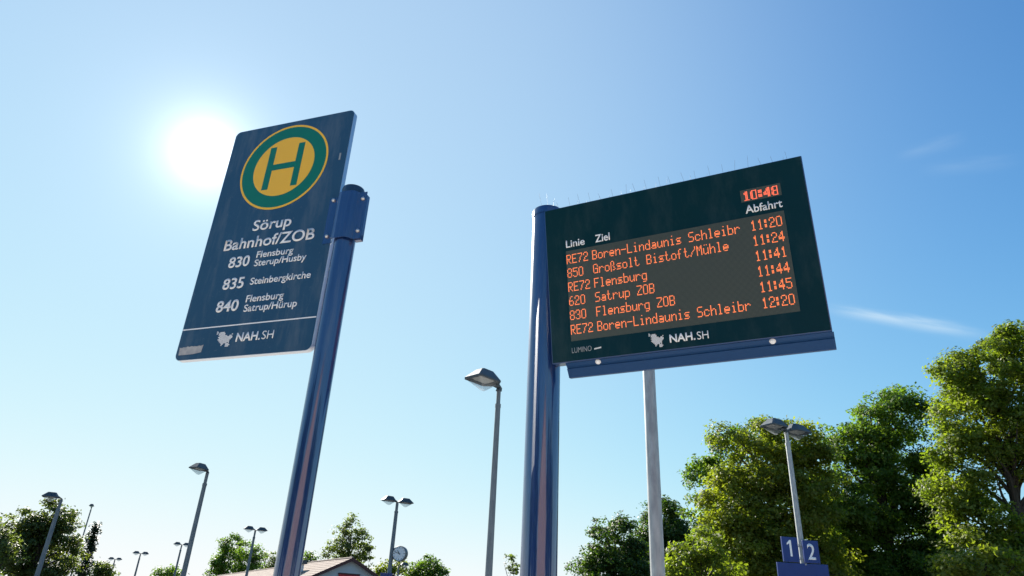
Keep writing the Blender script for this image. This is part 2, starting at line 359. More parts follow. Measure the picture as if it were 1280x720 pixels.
def tree(name, label, blobs, Y, m, leaf=0.14, dens=1.0, trunk=None, group=None, clump=0.5, cone=False, base_px=None, depth=0.9, inner=0.45, trunk_r=0.2, cat='tree', limbs=26, world=False, lobes=1.0):
    """blobs: (px, py, rx, ry) read off the photograph, standing at distance Y; every blob is a lobe of one crown"""
    k = Y / FPX / 0.93
    cs = [(at(x, y, Y), rx * k, ry * k) for x, y, rx, ry in blobs] if not world else [(Vector(b[0]), b[1], b[2]) for b in blobs]
    bx = base_px if base_px is not None else sum(c[0].x * c[1] for c in cs) / sum(c[1] for c in cs)
    root = thing(name, label, cat, (bx, Y, 0), 0, group)
    o = np.array([bx, Y, 0.0]); pts = []; qs = []; ctr = []
    for c, rx, rz in cs:
        ry = rx * depth; c = np.array(c)
        c = c + np.array([0, rng.uniform(-.35, .35) * rx, 0])
        area = (rx * rz + rx * ry + ry * rz) / 3
        nc = max(6, int(11.0 * dens * area / clump ** 2))
        d = rand_dirs(nc); rr = rng.uniform(inner, 1.0, nc) ** 0.6
        if cone:
            hgt = rng.uniform(-1, 1, nc); w_ = np.clip((1 - hgt) / 2, 0.03, 1) ** 0.75
            th = rng.uniform(0, 2 * np.pi, nc); q = rng.uniform(.4, 1, nc)
            cdir = None; cc = np.stack([np.cos(th) * rx * w_ * q, np.sin(th) * ry * w_ * q, hgt * rz], 1) + c
        else:
            nb = max(5, int(20 * lobes * (0.75 + .25 * min(3, rx / 1.6)))); d = rand_dirs(nb); rr = rng.uniform(.42, .92, nb) ** .75
            bump = 1 + 0.14 * np.sin(d[:, 0] * 5.1 + c[0]) * np.sin(d[:, 2] * 6.3 + c[2] * 2) + rng.normal(0, .07, nb)
            lc = d * (rr * bump)[:, None] * np.array([rx, ry, rz]) * .95 + c
            lr = np.clip(min(rx, rz) * rng.uniform(.18, .44, nb), clump * .7, None)
            pick = rng.choice(nb, nc, p=lr ** 2 / (lr ** 2).sum()); dd = rand_dirs(nc)
            dd[:, 2] = np.where(dd[:, 2] < -.35, -dd[:, 2] * .6, dd[:, 2])
            cc = lc[pick] + dd * (lr[pick] * rng.uniform(.55, 1.0, nc) ** .5)[:, None] * np.array([1.08, 1.08, .82])
            fill = rng.random(nc) < .28; d2 = rand_dirs(nc); cc[fill] = (c + d2 * (rng.uniform(.3, 1.0, nc) ** .6)[:, None] * np.array([rx, ry, rz]))[fill]
            cdir = dd
        ctr.append(cc)
        nl = int(46 * (clump / leaf) ** 2 / 12.8)
        for iq, q in enumerate(cc):
            g = np.clip(rng.normal(0, 1, (max(8, int(nl * rng.uniform(.4, 1.4))), 3)), -1.9, 1.9) * clump * np.array([.44, .44, .26]) * rng.uniform(.65, 1.25)
            pts.append(q + g); gn = g / (np.linalg.norm(g, axis=1)[:, None] + 1e-6); co_ = cdir[iq] if cdir is not None else (q - c) / (np.linalg.norm(q - c) + 1e-6); qs.append(gn * .45 + co_ * .75)
    P = np.concatenate(pts) - o; ctr = np.concatenate(ctr) - o
    Q = np.concatenate(qs); ok = P[:, 2] > 0.1
    leaf_mesh('crown', P[ok], Q[ok], leaf, m, root)
    # trunk and limbs
    bm = bmesh.new(); top = ctr[:, 2].max(); low = max(1.2, ctr[:, 2].min() * .9)
    fork = min(low + .25 * (top - low), top * .6)
    p = Vector((0, 0, 0)); sp = [p]
    for i in range(1, 7):
        t = i / 6; z = top * .88 * t
        sp.append(Vector((rng.normal(0, .05) * z * .25, rng.normal(0, .05) * z * .2, z)))
    for i in range(6): cyl(bm, sp[i], sp[i + 1], trunk_r * (1 - .15 * i) , trunk_r * (1 - .15 * (i + 1)), 10, caps=(i in (0, 5)))
    for j in rng.choice(len(ctr), min(limbs, len(ctr)), replace=False):
        e = Vector(ctr[j]); zs = max(fork * .7, min(e.z * .75, top * .7)); t = zs / (top * .88); i = min(5, int(t * 6)); s = sp[i].lerp(sp[i + 1], t * 6 - i)
        mid = s.lerp(e, .5) + Vector((rng.normal(0, .2), rng.normal(0, .2), .25))
        r = trunk_r * .32
        cyl(bm, s, mid, r, r * .55, 6, caps=False); cyl(bm, mid, e, r * .55, r * .15, 6, caps=False)
    obj('trunk', bm, M_bark, root, smooth=True)
    return root
G_R = 'broadleaf trees on the right'; G_F = 'distant trees along the horizon'
tree('maple_tree', 'big yellowing maple filling the right edge, tallest tree of the photo', [(1250, 478, 62, 62), (1285, 450, 55, 46), (1205, 520, 40, 45), (1215, 585, 42, 46), (1275, 560, 55, 55), (1300, 520, 60, 70), (1195, 470, 26, 26), (1220, 660, 40, 36), (1290, 690, 45, 28), (1200, 625, 34, 34), (1230, 700, 44, 34)], 30, L_olive, leaf=.135, clump=.5, dens=1.35, trunk_r=.32, limbs=40)
tree('oak_tree', 'dark green oak between the double lamp and the yellowing maple', [(1112, 528, 46, 38), (1068, 556, 40, 38), (1136, 590, 44, 60), (1080, 620, 52, 60), (1040, 650, 45, 70), (1110, 690, 62, 46), (1165, 640, 22, 55), (1158, 700, 40, 36), (1060, 715, 46, 40), (1110, 730, 50, 36), (1165, 730, 40, 30), (1150, 655, 30, 40)], 37, L_mid, leaf=.15, clump=.55, dens=1.5, trunk_r=.34, limbs=46)
tree('maple_tree', 'wide olive maple standing behind the lamp with platform signs 1 and 2', [(985, 562, 46, 36), (945, 590, 46, 48), (1010, 600, 40, 50), (918, 640, 46, 52), (965, 655, 58, 62), (1005, 690, 55, 46), (925, 700, 48, 42), (975, 722, 50, 34), (1025, 725, 40, 36), (930, 730, 40, 30)], 32, L_yellow, leaf=.135, clump=.5, dens=1.35, trunk_r=.3, limbs=40)
tree('oak_tree', 'dark oak whose lobe sticks out left of the olive maple', [(874, 594, 22, 20), (897, 582, 20, 16), (915, 558, 26, 22), (880, 640, 30, 26), (950, 545, 24, 18), (905, 700, 40, 50)], 43, L_mid, leaf=.18, clump=.6, trunk_r=.3)
tree('hedge_tree', 'small bright green bush at the foot of the olive maple', [(858, 698, 20, 22), (880, 685, 22, 24), (888, 715, 30, 20), (846, 716, 14, 14)], 27, L_olive, leaf=.13, clump=.4, trunk_r=.1, cat='bush')
tree('hedge_tree', 'yellow-green bush low in front of the big right maple', [(1225, 706, 34, 24), (1262, 712, 30, 18), (1190, 716, 24, 16)], 24, L_yellow, leaf=.13, clump=.4, trunk_r=.1, cat='bush')
tree('columnar_tree', 'pointed dark hornbeam left of the grey galvanised post', [(765, 700, 34, 52), (785, 712, 30, 36), (760, 725, 40, 34)], 55, L_dark, leaf=.18, clump=.5, dens=1.6, cone=False, trunk_r=.2, inner=.6)
tree('columnar_tree', 'taller dark hornbeam directly behind the grey galvanised post', [(830, 668, 32, 46), (815, 700, 34, 42), (850, 690, 30, 40), (820, 722, 40, 34)], 60, L_dark, leaf=.19, clump=.55, dens=1.6, trunk_r=.22, inner=.6)
tree('sapling', 'thin young sapling just left of the display pole', [(640.5, 700, 3.2, 6), (642.5, 710, 3.4, 6), (639, 713, 3, 5)], 18, L_pale, leaf=.075, clump=.13, trunk_r=.018, dens=.55, limbs=8)
tree('willow_tree', 'big backlit willow behind the single lamp at the left edge', [(52, 692, 34, 40), (34, 674, 26, 32), (78, 653, 15, 20), (80, 698, 18, 36), (20, 700, 30, 36), (60, 655, 20, 22)], 58, L_willow, leaf=.2, clump=.6, dens=1.3, trunk_r=.35, limbs=40)
tree('ash_tree', 'loose grey-green tree cut by the left edge of the photo', [(2, 665, 12, 24), (-8, 690, 22, 34), (14, 690, 12, 18)], 52, L_pale, leaf=.18, clump=.5, dens=.6, trunk_r=.25)
tree('spruce_tree', 'dark narrow spruce right of the left willow', [(107, 706, 14, 42)], 66, L_conif, leaf=.22, clump=.5, cone=True, trunk_r=.18)
tree('shrub', 'low round shrub right of the dark spruce', [(127, 712, 9, 12), (134, 716, 7, 9), (121, 715, 9, 10)], 62, L_pale, leaf=.2, clump=.45, trunk_r=.08, cat='bush')
tree('round_tree', 'flat far treetop showing low between two far double lamps', [(205, 718, 12, 7), (218, 718, 11, 6)], 95, L_mid, leaf=.3, clump=.8, trunk_r=.2, group=G_F)
tree('lime_tree', 'left and tallest of three egg-shaped limes behind the brown roof', [(283, 700, 14, 26), (270, 712, 10, 14)], 112, L_mid, leaf=.30, clump=.9, dens=1.5, trunk_r=.22, group=G_F, inner=.6)
tree('lime_tree', 'middle egg-shaped lime of three behind the brown roof', [(300, 704, 10.5, 25)], 118, L_mid, leaf=.30, clump=.9, dens=1.5, trunk_r=.22, group=G_F, inner=.6)
tree('lime_tree', 'right egg-shaped lime of three, just behind the double lamp over the roof', [(316, 706, 10, 22)], 115, L_mid, leaf=.30, clump=.9, dens=1.5, trunk_r=.22, group=G_F, inner=.6)
tree('lime_tree', 'small lime peeking over the brown roof beside the bus sign pole', [(335, 706, 8, 14), (343, 706, 6, 10)], 120, L_pale, leaf=.28, clump=.75, trunk_r=.2, group=G_F)
tree('round_tree', 'low domed treetop right behind the roof vent', [(385, 701, 12, 8)], 90, L_mid, leaf=.3, clump=.7, trunk_r=.2, group=G_F, inner=.6)
tree('birch_tree', 'sparse feathery tree rising behind the gable ridge', [(439, 658, 10, 13), (428, 668, 9, 10), (450, 672, 12, 11), (420, 685, 13, 10), (440, 688, 14, 14), (458, 690, 10, 10), (412, 691, 7, 6), (450, 703, 14, 9), (430, 700, 14, 9)], 72, L_pale, leaf=.19, clump=.5, dens=.75, trunk_r=.16, limbs=40, inner=.3)
tree('round_tree', 'yellowish treetop at the foot of the clock lamp', [(482, 713, 12, 9), (497, 711, 12, 10)], 75, L_yellow, leaf=.25, clump=.65, trunk_r=.2, group=G_F)
tree('round_tree', 'dark domed treetop right of the station clock', [(532, 712, 17, 15), (545, 717, 12, 8), (522, 718, 10, 8)], 78, L_mid, leaf=.22, clump=.6, dens=1.6, trunk_r=.22, group=G_F, inner=.6)

# ------------------------------------------------------------------ houses
def gable_house(name, label, peak, azim, half, pitch, length, m_wall, m_roof, over=0.35, wall_h_min=2.2):
    """peak: world point of the front ridge end; azim: direction the ridge runs away in"""
    r = Vector((math.sin(azim), math.cos(azim), 0)); g = Vector((r.y, -r.x, 0))
    root = thing(name, label, 'house', (peak.x, peak.y, 0))
    def W(a, b, z): return g * a + r * b + Vector((0, 0, z))
    ph = peak.z; drop = half * math.tan(pitch); eh = ph - drop
    bm = bmesh.new(); ins = .3
    A = [bm.verts.new(W(a, ins, z)) for a, z in ((-half + .3, 0), (half - .3, 0), (half - .3, eh + .3 * math.tan(pitch) - .12), (0, ph - .12), (-half + .3, eh + .3 * math.tan(pitch) - .12))]
    B = [bm.verts.new(W(a, length - ins, z)) for a, z in ((-half + .3, 0), (half - .3, 0), (half - .3, eh + .3 * math.tan(pitch) - .12), (0, ph - .12), (-half + .3, eh + .3 * math.tan(pitch) - .12))]
    bm.faces.new(A); bm.faces.new(B[::-1])
    for i in range(5): bm.faces.new((A[i], A[(i + 1) % 5], B[(i + 1) % 5], B[i]))
    obj('wall', bm, m_wall, root)
    bm = bmesh.new()
    for s in (-1, 1):
        th = .1
        q = [W(0, 0, ph), W(s * (half + over), 0, ph - (half + over) * math.tan(pitch)), W(s * (half + over), length, ph - (half + over) * math.tan(pitch)), W(0, length, ph)]
        lo = [bm.verts.new(p - Vector((0, 0, th))) for p in q]; hi = [bm.verts.new(p) for p in q]
        bm.faces.new(hi); bm.faces.new(lo[::-1])
        for i in range(4): bm.faces.new((hi[i], hi[(i + 1) % 4], lo[(i + 1) % 4], lo[i]))
        rows = int((half + over) / .33)
        for k in range(rows):
            a = (k + 1) * .33 * s
            p0 = W(a, 0.02, ph - abs(a) * math.tan(pitch)); p1 = W(a, length - .02, ph - abs(a) * math.tan(pitch))
            cyl(bm, p0, p1, .022, n=5)
    cyl(bm, W(0, 0, ph), W(0, length, ph), .09, n=8)
    roof = obj('roof', bm, m_roof, root)
    bm = bmesh.new()
    for s in (-1, 1):
        a = W(0, -.02, ph - .02); b = W(s * (half + over), -.02, ph - (half + over) * math.tan(pitch) - .02)
        for d0, d1, z0, z1 in ((-.03, .0, -.17, .05),):
            v = [bm.verts.new(p + r * d + Vector((0, 0, z))) for p in (a, b) for d in (d0, d1) for z in (z0, z1)]
            for q in ((0, 1, 3, 2), (4, 6, 7, 5), (0, 2, 6, 4), (1, 5, 7, 3), (0, 4, 5, 1), (2, 3, 7, 6)): bm.faces.new([v[i] for i in q])
    obj('verge_board', bm, M_verge, root)
    return root, roof, W, ph
HP = at(441, 697.5, 50)
h1, roof1, W1, ph1 = gable_house('gable_house', 'pale grey house with brown tiled roof and red board in its gable', HP, R_(-33), 5.2, R_(26), 8.3, M_render_w, M_tile)
bm = bmesh.new(); g1 = W1(1, 0, 0); T1 = None
fp = W1(0, .27, 0)
def gable_box(bm, a0, a1, d0, d1, z0, z1):
    v = [bm.verts.new(W1(a, d, z)) for a in (a0, a1) for d in (d0, d1) for z in (z0, z1)]
    for q in ((0, 1, 3, 2), (4, 6, 7, 5), (0, 2, 6, 4), (1, 5, 7, 3), (0, 4, 5, 1), (2, 3, 7, 6)): bm.faces.new([v[i] for i in q])
gable_box(bm, -.72, .72, .2, .29, ph1 - 2.3, ph1 - 1.06); rb = obj('gable_board', bm, M_red, h1)
bm = bmesh.new(); gable_box(bm, -.77, .77, .17, .29, ph1 - 1.06, ph1 - .97); obj('frame', bm, M_verge, rb)
bm = bmesh.new(); gable_box(bm, -2.5, -1.75, 4.6, 5.4, ph1 - 1.6, ph1 - .38); vt = obj('roof_vent', bm, M_render_w, roof1)
bm = bmesh.new(); gable_box(bm, -2.65, -1.6, 4.45, 5.55, ph1 - .378, ph1 - .12); obj('vent_hood', bm, M_lid, roof1)
LP = at(398, 703, 59); LQ = ray(272, 720); LQ = Vector((LQ.x, 1, 0)) * ((LP.z - EYE) / LQ.z) - Vector((LP.x, LP.y, 0))
h2, roof2, W2, ph2 = gable_house('long_house', 'long low building with brown tiled roof left of the grey gable', LP, math.atan2(LQ.x, LQ.y), 5.0, R_(26), LQ.length, M_render_w, M_tile)
RP = at(1281, 628, 46)
h3, roof3, W3, ph3 = gable_house('grey_roof_house', 'house with grey tiled roof glimpsed through the right maple', RP, R_(80), 5.0, R_(40), 16.0, M_tile2, M_tile2)
# brick station building behind the photographer (seen mirrored in the glossy blue poles)
bm = bmesh.new(); prism(bm, [(-7.5, 0), (7.9, 0), (7.9, 4.4), (0.2, 7.6), (-7.5, 4.4)], 0, 12, Matrix.Translation((3.4, -13, 0)) @ Matrix.Rotation(R_(90), 4, 'X'))
st = thing('brick_house', 'brick gable building mirrored as a brown stripe in the blue poles', 'house', (3.4, -13, 0))
for v in bm.verts: v.co -= Vector((3.4, -13, 0))
obj('wall', bm, M_brick, st)
bm = bmesh.new()
for s in (-1, 1):
    q = [Vector((.2, .25, 7.75)), Vector((.2 + s * 8.2, .25, 7.75 - 8.2 * .4156)), Vector((.2 + s * 8.2, -12.2, 7.75 - 8.2 * .4156)), Vector((.2, -12.2, 7.75))]
    hi = [bm.verts.new(p) for p in q]; lo = [bm.verts.new(p - Vector((0, 0, .12))) for p in q]
    bm.faces.new(hi); bm.faces.new(lo[::-1])
    for i in range(4): bm.faces.new((hi[i], hi[(i + 1) % 4], lo[(i + 1) % 4], lo[i]))
obj('roof', bm, M_tile, st)

# trees across the street behind the photographer (they show only as dark bands in the glossy poles)
for x, y, r, h in ((-12, -17, 5, 9), (-20, -15, 5.5, 10), (-28, -10, 6, 10), (18, -16, 5, 9.5), (26, -13, 5.5, 10.5), (33, -8, 6, 10)):
    tree('street_tree', 'broadleaf tree across the street, mirrored as a dark band in the blue poles', [((x, y, h * .62), r, h * .38), ((x + 2, y + 1, h * .5), r * .8, h * .35)], y, L_dark, leaf=.5, clump=1.1, trunk_r=.25, group='street trees mirrored in the poles', world=True, base_px=x, limbs=12)

# ------------------------------------------------------------------ street lamps
def head_parts(root, yaw, S=1.0, up=0.0, meshes=None):
    T = Matrix.Translation((0, 0, up)) @ Matrix.Rotation(yaw, 4, 'Z') @ Matrix.Diagonal((S, S, S, 1))
    X0, X1, HW = .10, .82, .255
    rim = [(X0, -.09), (X0 + .12, -HW), (X1 - .05, -HW), (X1, -HW + .05), (X1, HW - .05), (X1 - .05, HW), (X0 + .12, HW), (X0, .09)]
    topr = [(X0 + .17, -.06), (X0 + .23, -.125), (X1 - .23, -.125), (X1 - .20, -.09), (X1 - .20, .09), (X1 - .23, .125), (X0 + .23, .125), (X0 + .17, .06)]
    bm = bmesh.new()
    z0, z1, z2 = .075, .105, .30
    rings = []
    for pts, z in ((rim, z0), (rim, z1), (topr, z2)): rings.append([bm.verts.new(T @ Vector((x, y, z))) for x, y in pts])
    ins = [bm.verts.new(T @ Vector((.46 + (x - .46) * .86, y * .86, z0))) for x, y in rim]
    dep = [bm.verts.new(T @ Vector((.46 + (x - .46) * .82, y * .82, z0 + .035))) for x, y in rim]
    for a, b in ((rings[0], rings[1]), (rings[1], rings[2]), (ins, rings[0]), (dep, ins)):
        for i in range(8): bm.faces.new((a[i], a[(i + 1) % 8], b[(i + 1) % 8], b[i]))
    bm.faces.new(rings[2]); bm.faces.new(dep[::-1])
    # the neck down to the pole
    a = [(-.045, -.045, -.02), (.05, -.045, -.02), (.05, .045, -.02), (-.045, .045, -.02)]; b = [(-.045, -.05, .05), (.02, -.05, .05), (.02, .05, .05), (-.045, .05, .05)]; c = [(.12, -.075, .15), (.2, -.075, .075), (.2, .075, .075), (.12, .075, .15)]
    vr = [[bm.verts.new(T @ Vector(p)) for p in q] for q in (a, b, c)]
    for p, q in ((vr[0], vr[1]), (vr[1], vr[2])):
        for i in range(4): bm.faces.new((p[i], p[(i + 1) % 4], q[(i + 1) % 4], q[i]))
    bm.faces.new(vr[0][::-1]); bm.faces.new(vr[2])
    head = obj('lamp_head', bm, M_lid, root)
    bm = bmesh.new()
    v = [T @ Vector(p) for p in ((.28, -.13, z0 + .03), (.68, -.13, z0 + .03), (.68, .13, z0 + .03), (.28, .13, z0 + .03), (.33, -.09, z0 - .005), (.63, -.09, z0 - .005), (.63, .09, z0 - .005), (.33, .09, z0 - .005))]
    v = [bm.verts.new(p) for p in v]
    for q in ((3, 2, 1, 0), (4, 5, 6, 7), (0, 1, 5, 4), (1, 2, 6, 5), (2, 3, 7, 6), (3, 0, 4, 7)): bm.faces.new([v[i] for i in q])
    obj('reflector', bm, M_refl, head)
    bm = bmesh.new()
    up_ = [bm.verts.new(T @ Vector((.46 + (x - .46) * .9, y * .9, z0 - .002))) for x, y in rim]
    dn = [bm.verts.new(T @ Vector((.46 + (x - .46) * .12, y * .14, z0 - .20))) for x, y in rim]
    for i in range(8): bm.faces.new((up_[i], up_[(i + 1) % 8], dn[(i + 1) % 8], dn[i]))
    bm.faces.new(dn[::-1])
    obj('glass_bowl', bm, M_bowl, head)
def lamp_post(label, px, py, Y, yaws, r0, r1, S=1.0, name='street_lamp', group=None, collar=True, m=None):
    p = at(px, py, Y); root = thing(name, label, 'street lamp', (p.x, p.y, 0), 0, group)
    bm = bmesh.new(); h = p.z
    cyl(bm, (0, 0, 0), (0, 0, h - .3), r0, r1 * 1.05, 20, rings=4); cyl(bm, (0, 0, h - .3), (0, 0, h + .01), r1 * .85, r1 * .85, 20)
    if collar: cyl(bm, (0, 0, h - .36), (0, 0, h - .29), r1 * 1.18, r1 * 1.18, 20)
    cyl(bm, (0, 0, 0), (0, 0, .9), r0 * 1.35, r0 * 1.3, 20)
    obj('pole', bm, m or M_lpole, root, smooth=True)
    for y in yaws: head_parts(root, y, S, h)
    return root, p
G1, G2 = 'single-headed lamps on the forecourt', 'twin-headed lamps along the platform'
lamp_post('grey single lamp between the two signs, nearest of the single lamps', 623.5, 488, 13.5, [R_(227)], .078, .050, .97, group=G1)
lamp_post('dark single lamp left of the bus stop sign pole, in front of far double lamps', 259, 592, 21, [R_(248)], .085, .055, .74, group=G1)
lamp_post('single lamp in front of the left willow', 76.5, 625, 24, [R_(205)], .085, .055, .70, group=G1)
lamp_post('slim lamp seen end-on above the right side of the left willow', 114.5, 634, 76, [R_(294)], .075, .06, .9, group=G1)
lamp12, p12 = lamp_post('double lamp carrying the platform signs 1 and 2 before the maples', 983, 541, 19, [R_(210), R_(30)], .095, .062, 1.0, 'twin_street_lamp', G2, m=M_gal)
lampc, pc = lamp_post('double lamp carrying the round station clock', 496.5, 629.5, 28, [R_(214), R_(34)], .10, .065, .78, 'twin_street_lamp', G2)
lamp_post('double lamp rising over the brown roof', 319, 664, 38, [R_(214), R_(34)], .09, .055, .72, 'twin_street_lamp', G2)
lamp_post('far double lamp partly hidden by the dark single lamp pole', 227, 682, 52, [R_(214), R_(34)], .085, .055, .68, 'twin_street_lamp', G2)
lamp_post('far double lamp alone against the sky between spruce and dark single lamp', 175.5, 693, 56, [R_(214), R_(34)], .085, .055, .68, 'twin_street_lamp', G2)
lamp_post('farthest double lamp low beside the spruce', 143.5, 700, 66, [R_(214), R_(34)], .085, .055, .68, 'twin_street_lamp', G2)
lamp_post('small distant lamp with flat head just under the station clock', 498.5, 707.5, 60, [R_(5)], .09, .07, 1.0, group=G1)

# galvanised post behind the display
pb = at(822.5, 720, 5.0)
root = thing('metal_post', 'plain galvanised grey post rising behind the departure board', 'post', (pb.x, 5.0, 0))
bm = bmesh.new(); ptop = at(812, 400, 5.0).z
cyl(bm, (0, 0, 0), (0, 0, ptop), .0545, .0445, 40, rings=3); obj('pole', bm, M_gal, root, smooth=True)
bm = bmesh.new(); lathe(bm, [(.05, 0), (.05, .03), (.03, .045), (0, .05)], (0, 0, ptop + .002)); obj('pole_cap', bm, M_black, root, smooth=True)

# signs on the double lamp
def sign_plate(name, label, px0, px1, py0, py1, p, yaw, dx=0.0, txt=None, thick=.05):
    """a plate hung in front of a lamp pole; corners read from the photograph at the pole's distance"""
    Y = p.y - .12
    a, b = at(px0, (py0 + py1) / 2, Y), at(px1, (py0 + py1) / 2, Y); top, bot = at((px0 + px1) / 2, py0, Y).z, at((px0 + px1) / 2, py1, Y).z
    c = (a + b) / 2; wd = (b - a).length; ht = top - bot
    root = thing(name, label, 'sign', (c.x, c.y, bot), yaw)
    bm = bmesh.new(); box(bm, -wd / 2, wd / 2, -thick / 2, thick / 2, 0, ht, bev=.006); obj('panel', bm, M_dsign, root)
    if txt:
        T = Matrix.Translation((0, -thick / 2, 0)) @ Matrix.Rotation(R_(90), 4, 'X')
        s, u0, u1, v0, cap = txt
        if s == '1':
            bm = bmesh.new(); x1_, b0, h_ = (u1 - .5) * wd, v0 * ht, cap * ht
            prism(bm, [(x1_ - .055, b0), (x1_, b0), (x1_, b0 + h_), (x1_ - .045, b0 + h_), (x1_ - .125, b0 + h_ * .80), (x1_ - .125, b0 + h_ * .69), (x1_ - .055, b0 + h_ * .80)], .0005, .002, T)
            obj('numeral', bm, M_white, root)
        else: obj('numeral', text_bm(s, (u0 - .5) * wd, (u1 - .5) * wd, v0 * ht, cap * ht, T, .012), M_white, root)
    return root
sign_plate('platform_sign', 'blue platform sign with white 1, left of the lamp pole', 977.2, 998.2, 671.5, 702.5, p12, R_(8), txt=('1', .30, .58, .22, .66))
sign_plate('platform_sign', 'blue platform sign with white 2, right of the lamp pole', 1003.5, 1024.0, 676, 704, p12, R_(8), txt=('2', .24, .74, .16, .68))
sp_ = sign_plate('name_board', 'wide blue board under the platform signs 1 and 2', 971.5, 1037, 704.5, 730, p12, R_(4))
sign_plate('name_board', 'small blue board at the foot of the clock lamp', 475, 490, 716.3, 727, pc, R_(10))
z12 = at(1001, 690, 19).z
for dz in (.02, .34, -.14):
    bm = bmesh.new(); cyl(bm, (0, 0, z12 - .2 + dz), (0, 0, z12 - .15 + dz), .1, n=20); cyl(bm, (0, -.06, z12 - .175 + dz), (0, -.14, z12 - .175 + dz), .02); obj('sign_clamp', bm, M_gal, lamp12, smooth=True)

# station clock on its bracket
ck = at(500.2, 692.3, 27.95); kr = 7.9 * 28 / FPX / .93
root = thing('station_clock', 'round white station clock with black hands on the double lamp pole', 'clock', ck, R_(-14))
bm = bmesh.new(); T = Matrix.Rotation(R_(90), 4, 'X')
lathe(bm, [(0, -.12), (kr * .96, -.12), (kr, -.10), (kr, .10), (kr * .96, .12), (kr * .90, .12), (kr * .90, .10), (0, .10)], n=48)
for v in bm.verts: v.co = T @ v.co
obj('case', bm, M_lpole, root, smooth=True)
bm = bmesh.new(); lathe(bm, [(0, .103), (kr * .895, .103), (kr * .895, .108), (0, .108)], n=48)
for v in bm.verts: v.co = T @ v.co
fc = obj('dial', bm, M_cface, root)
for k in range(12):
    bm = bmesh.new(); a = R_(30 * k); Tm = Matrix.Rotation(R_(90), 4, 'X') @ Matrix.Rotation(-a, 4, 'Z'); wd = .022 if k % 3 else .03; ln = .16 if k % 3 else .2
    prism(bm, [(-wd * kr, kr * (.84 - ln)), (wd * kr, kr * (.84 - ln)), (wd * kr, kr * .84), (-wd * kr, kr * .84)], .1085, .111, Tm); obj('hour_mark', bm, M_black, fc)
for nm, a, ln, wd in (('hour_hand', 30 * (10 + 48 / 60), .5, .05), ('minute_hand', 48 * 6, .78, .038)):
    bm = bmesh.new(); Tm = Matrix.Rotation(R_(90), 4, 'X') @ Matrix.Rotation(-R_(a), 4, 'Z')
    prism(bm, [(-wd * kr, -.16 * kr), (wd * kr, -.16 * kr), (wd * .8 * kr, ln * kr), (-wd * .8 * kr, ln * kr)], .112 if nm == 'hour_hand' else .1155, .115 if nm == 'hour_hand' else .118, Tm); obj(nm, bm, M_black, fc)
dx = pc.x - ck.x
for z in (.18, -.18):
    bm = bmesh.new(); cyl(bm, (-kr * .8, 0, z), (dx * 1.0 + .04, -.02, z), .025); obj('bracket', bm, M_lpole, root)

# ------------------------------------------------------------------ bus stop sign
SO = Vector((-1.22291512, 2.39316963, EYE + .79433539)); saz = -0.3372
se = Vector((math.cos(saz), math.sin(saz), 0)); sn = Vector((-se.y * -1, se.x * -1, 0))  # towards the viewer
sn = se.cross(Vector((0, 0, 1)))
SW, SH = .581, 1.0452
sp0 = SO + se * (SW + .052) - sn * .012
sroot = thing('bus_stop_sign', 'tall navy bus stop sign with round yellow H emblem on a blue pole', 'bus stop sign', (sp0.x, sp0.y, 0))
ST = Matrix(((se.x, 0, sn.x, SO.x - sp0.x), (se.y, 0, sn.y, SO.y - sp0.y), (0, 1, 0, SO.z), (0, 0, 0, 1)))
ptop = SO.z + .645; PR = .0385
bm = bmesh.new(); cyl(bm, (0, 0, 0), (0, 0, ptop), PR, PR, 64, rings=2); obj('pole', bm, M_pole, sroot, smooth=True)
bm = bmesh.new(); lathe(bm, [(PR + .0035, -.035), (PR + .004, .0), (PR + .002, .006), (PR * .7, .013), (0, .016)], (0, 0, ptop)); obj('pole_cap', bm, M_cap, sroot, smooth=True)
bm = bmesh.new(); prism(bm, rrect(0, SW, 0, SH, .024), -.022, -.0005, ST); obj('panel_edge', bm, M_edge, sroot)
bm = bmesh.new(); prism(bm, rrect(.0015, SW - .0015, .0015, SH - .0015, .023), -.0004, .0, ST); panel = obj('sign_panel', bm, M_sign, sroot)
def ring_bm(cx, cy, r_in, r_out, T, z0, z1, n=96):
    bm = bmesh.new()
    def rg(r, z): return [bm.verts.new(T @ Vector((cx + r * math.cos(2 * math.pi * i / n), cy + r * math.sin(2 * math.pi * i / n), z))) for i in range(n)]
    if r_in > 0:
        a, b, c, d = rg(r_in, z0), rg(r_out, z0), rg(r_out, z1), rg(r_in, z1)
        for p, q in ((a, b), (b, c), (c, d), (d, a)):
            for i in range(n): bm.faces.new((p[i], p[(i + 1) % n], q[(i + 1) % n], q[i]))
    else:
        a, b = rg(r_out, z0), rg(r_out, z1); bm.faces.new(a[::-1]); bm.faces.new(b)
        for i in range(n): bm.faces.new((a[i], a[(i + 1) % n], b[(i + 1) % n], b[i]))
    return bm
CX, CY = .2895, .8165
obj('emblem_ground', ring_bm(CX, CY, 0, .1965, ST, .0003, .0006), M_green, panel)
obj('emblem_ring', ring_bm(CX, CY, .1965, .2055, ST, .0003, .0009), M_yellow, panel)
obj('emblem_disc', ring_bm(CX, CY, 0, .1425, ST, .0008, .0012), M_yellow, panel)
bm = bmesh.new()
for x0, x1, y0, y1 in ((-.083, -.053, -.105, .105), (.053, .083, -.105, .105), (-.053, .053, -.014, .015)):
    prism(bm, [(CX + x0, CY + y0), (CX + x1, CY + y0), (CX + x1, CY + y1), (CX + x0, CY + y1)], .0013, .0017, ST)
obj('emblem_letter', bm, M_green, panel)
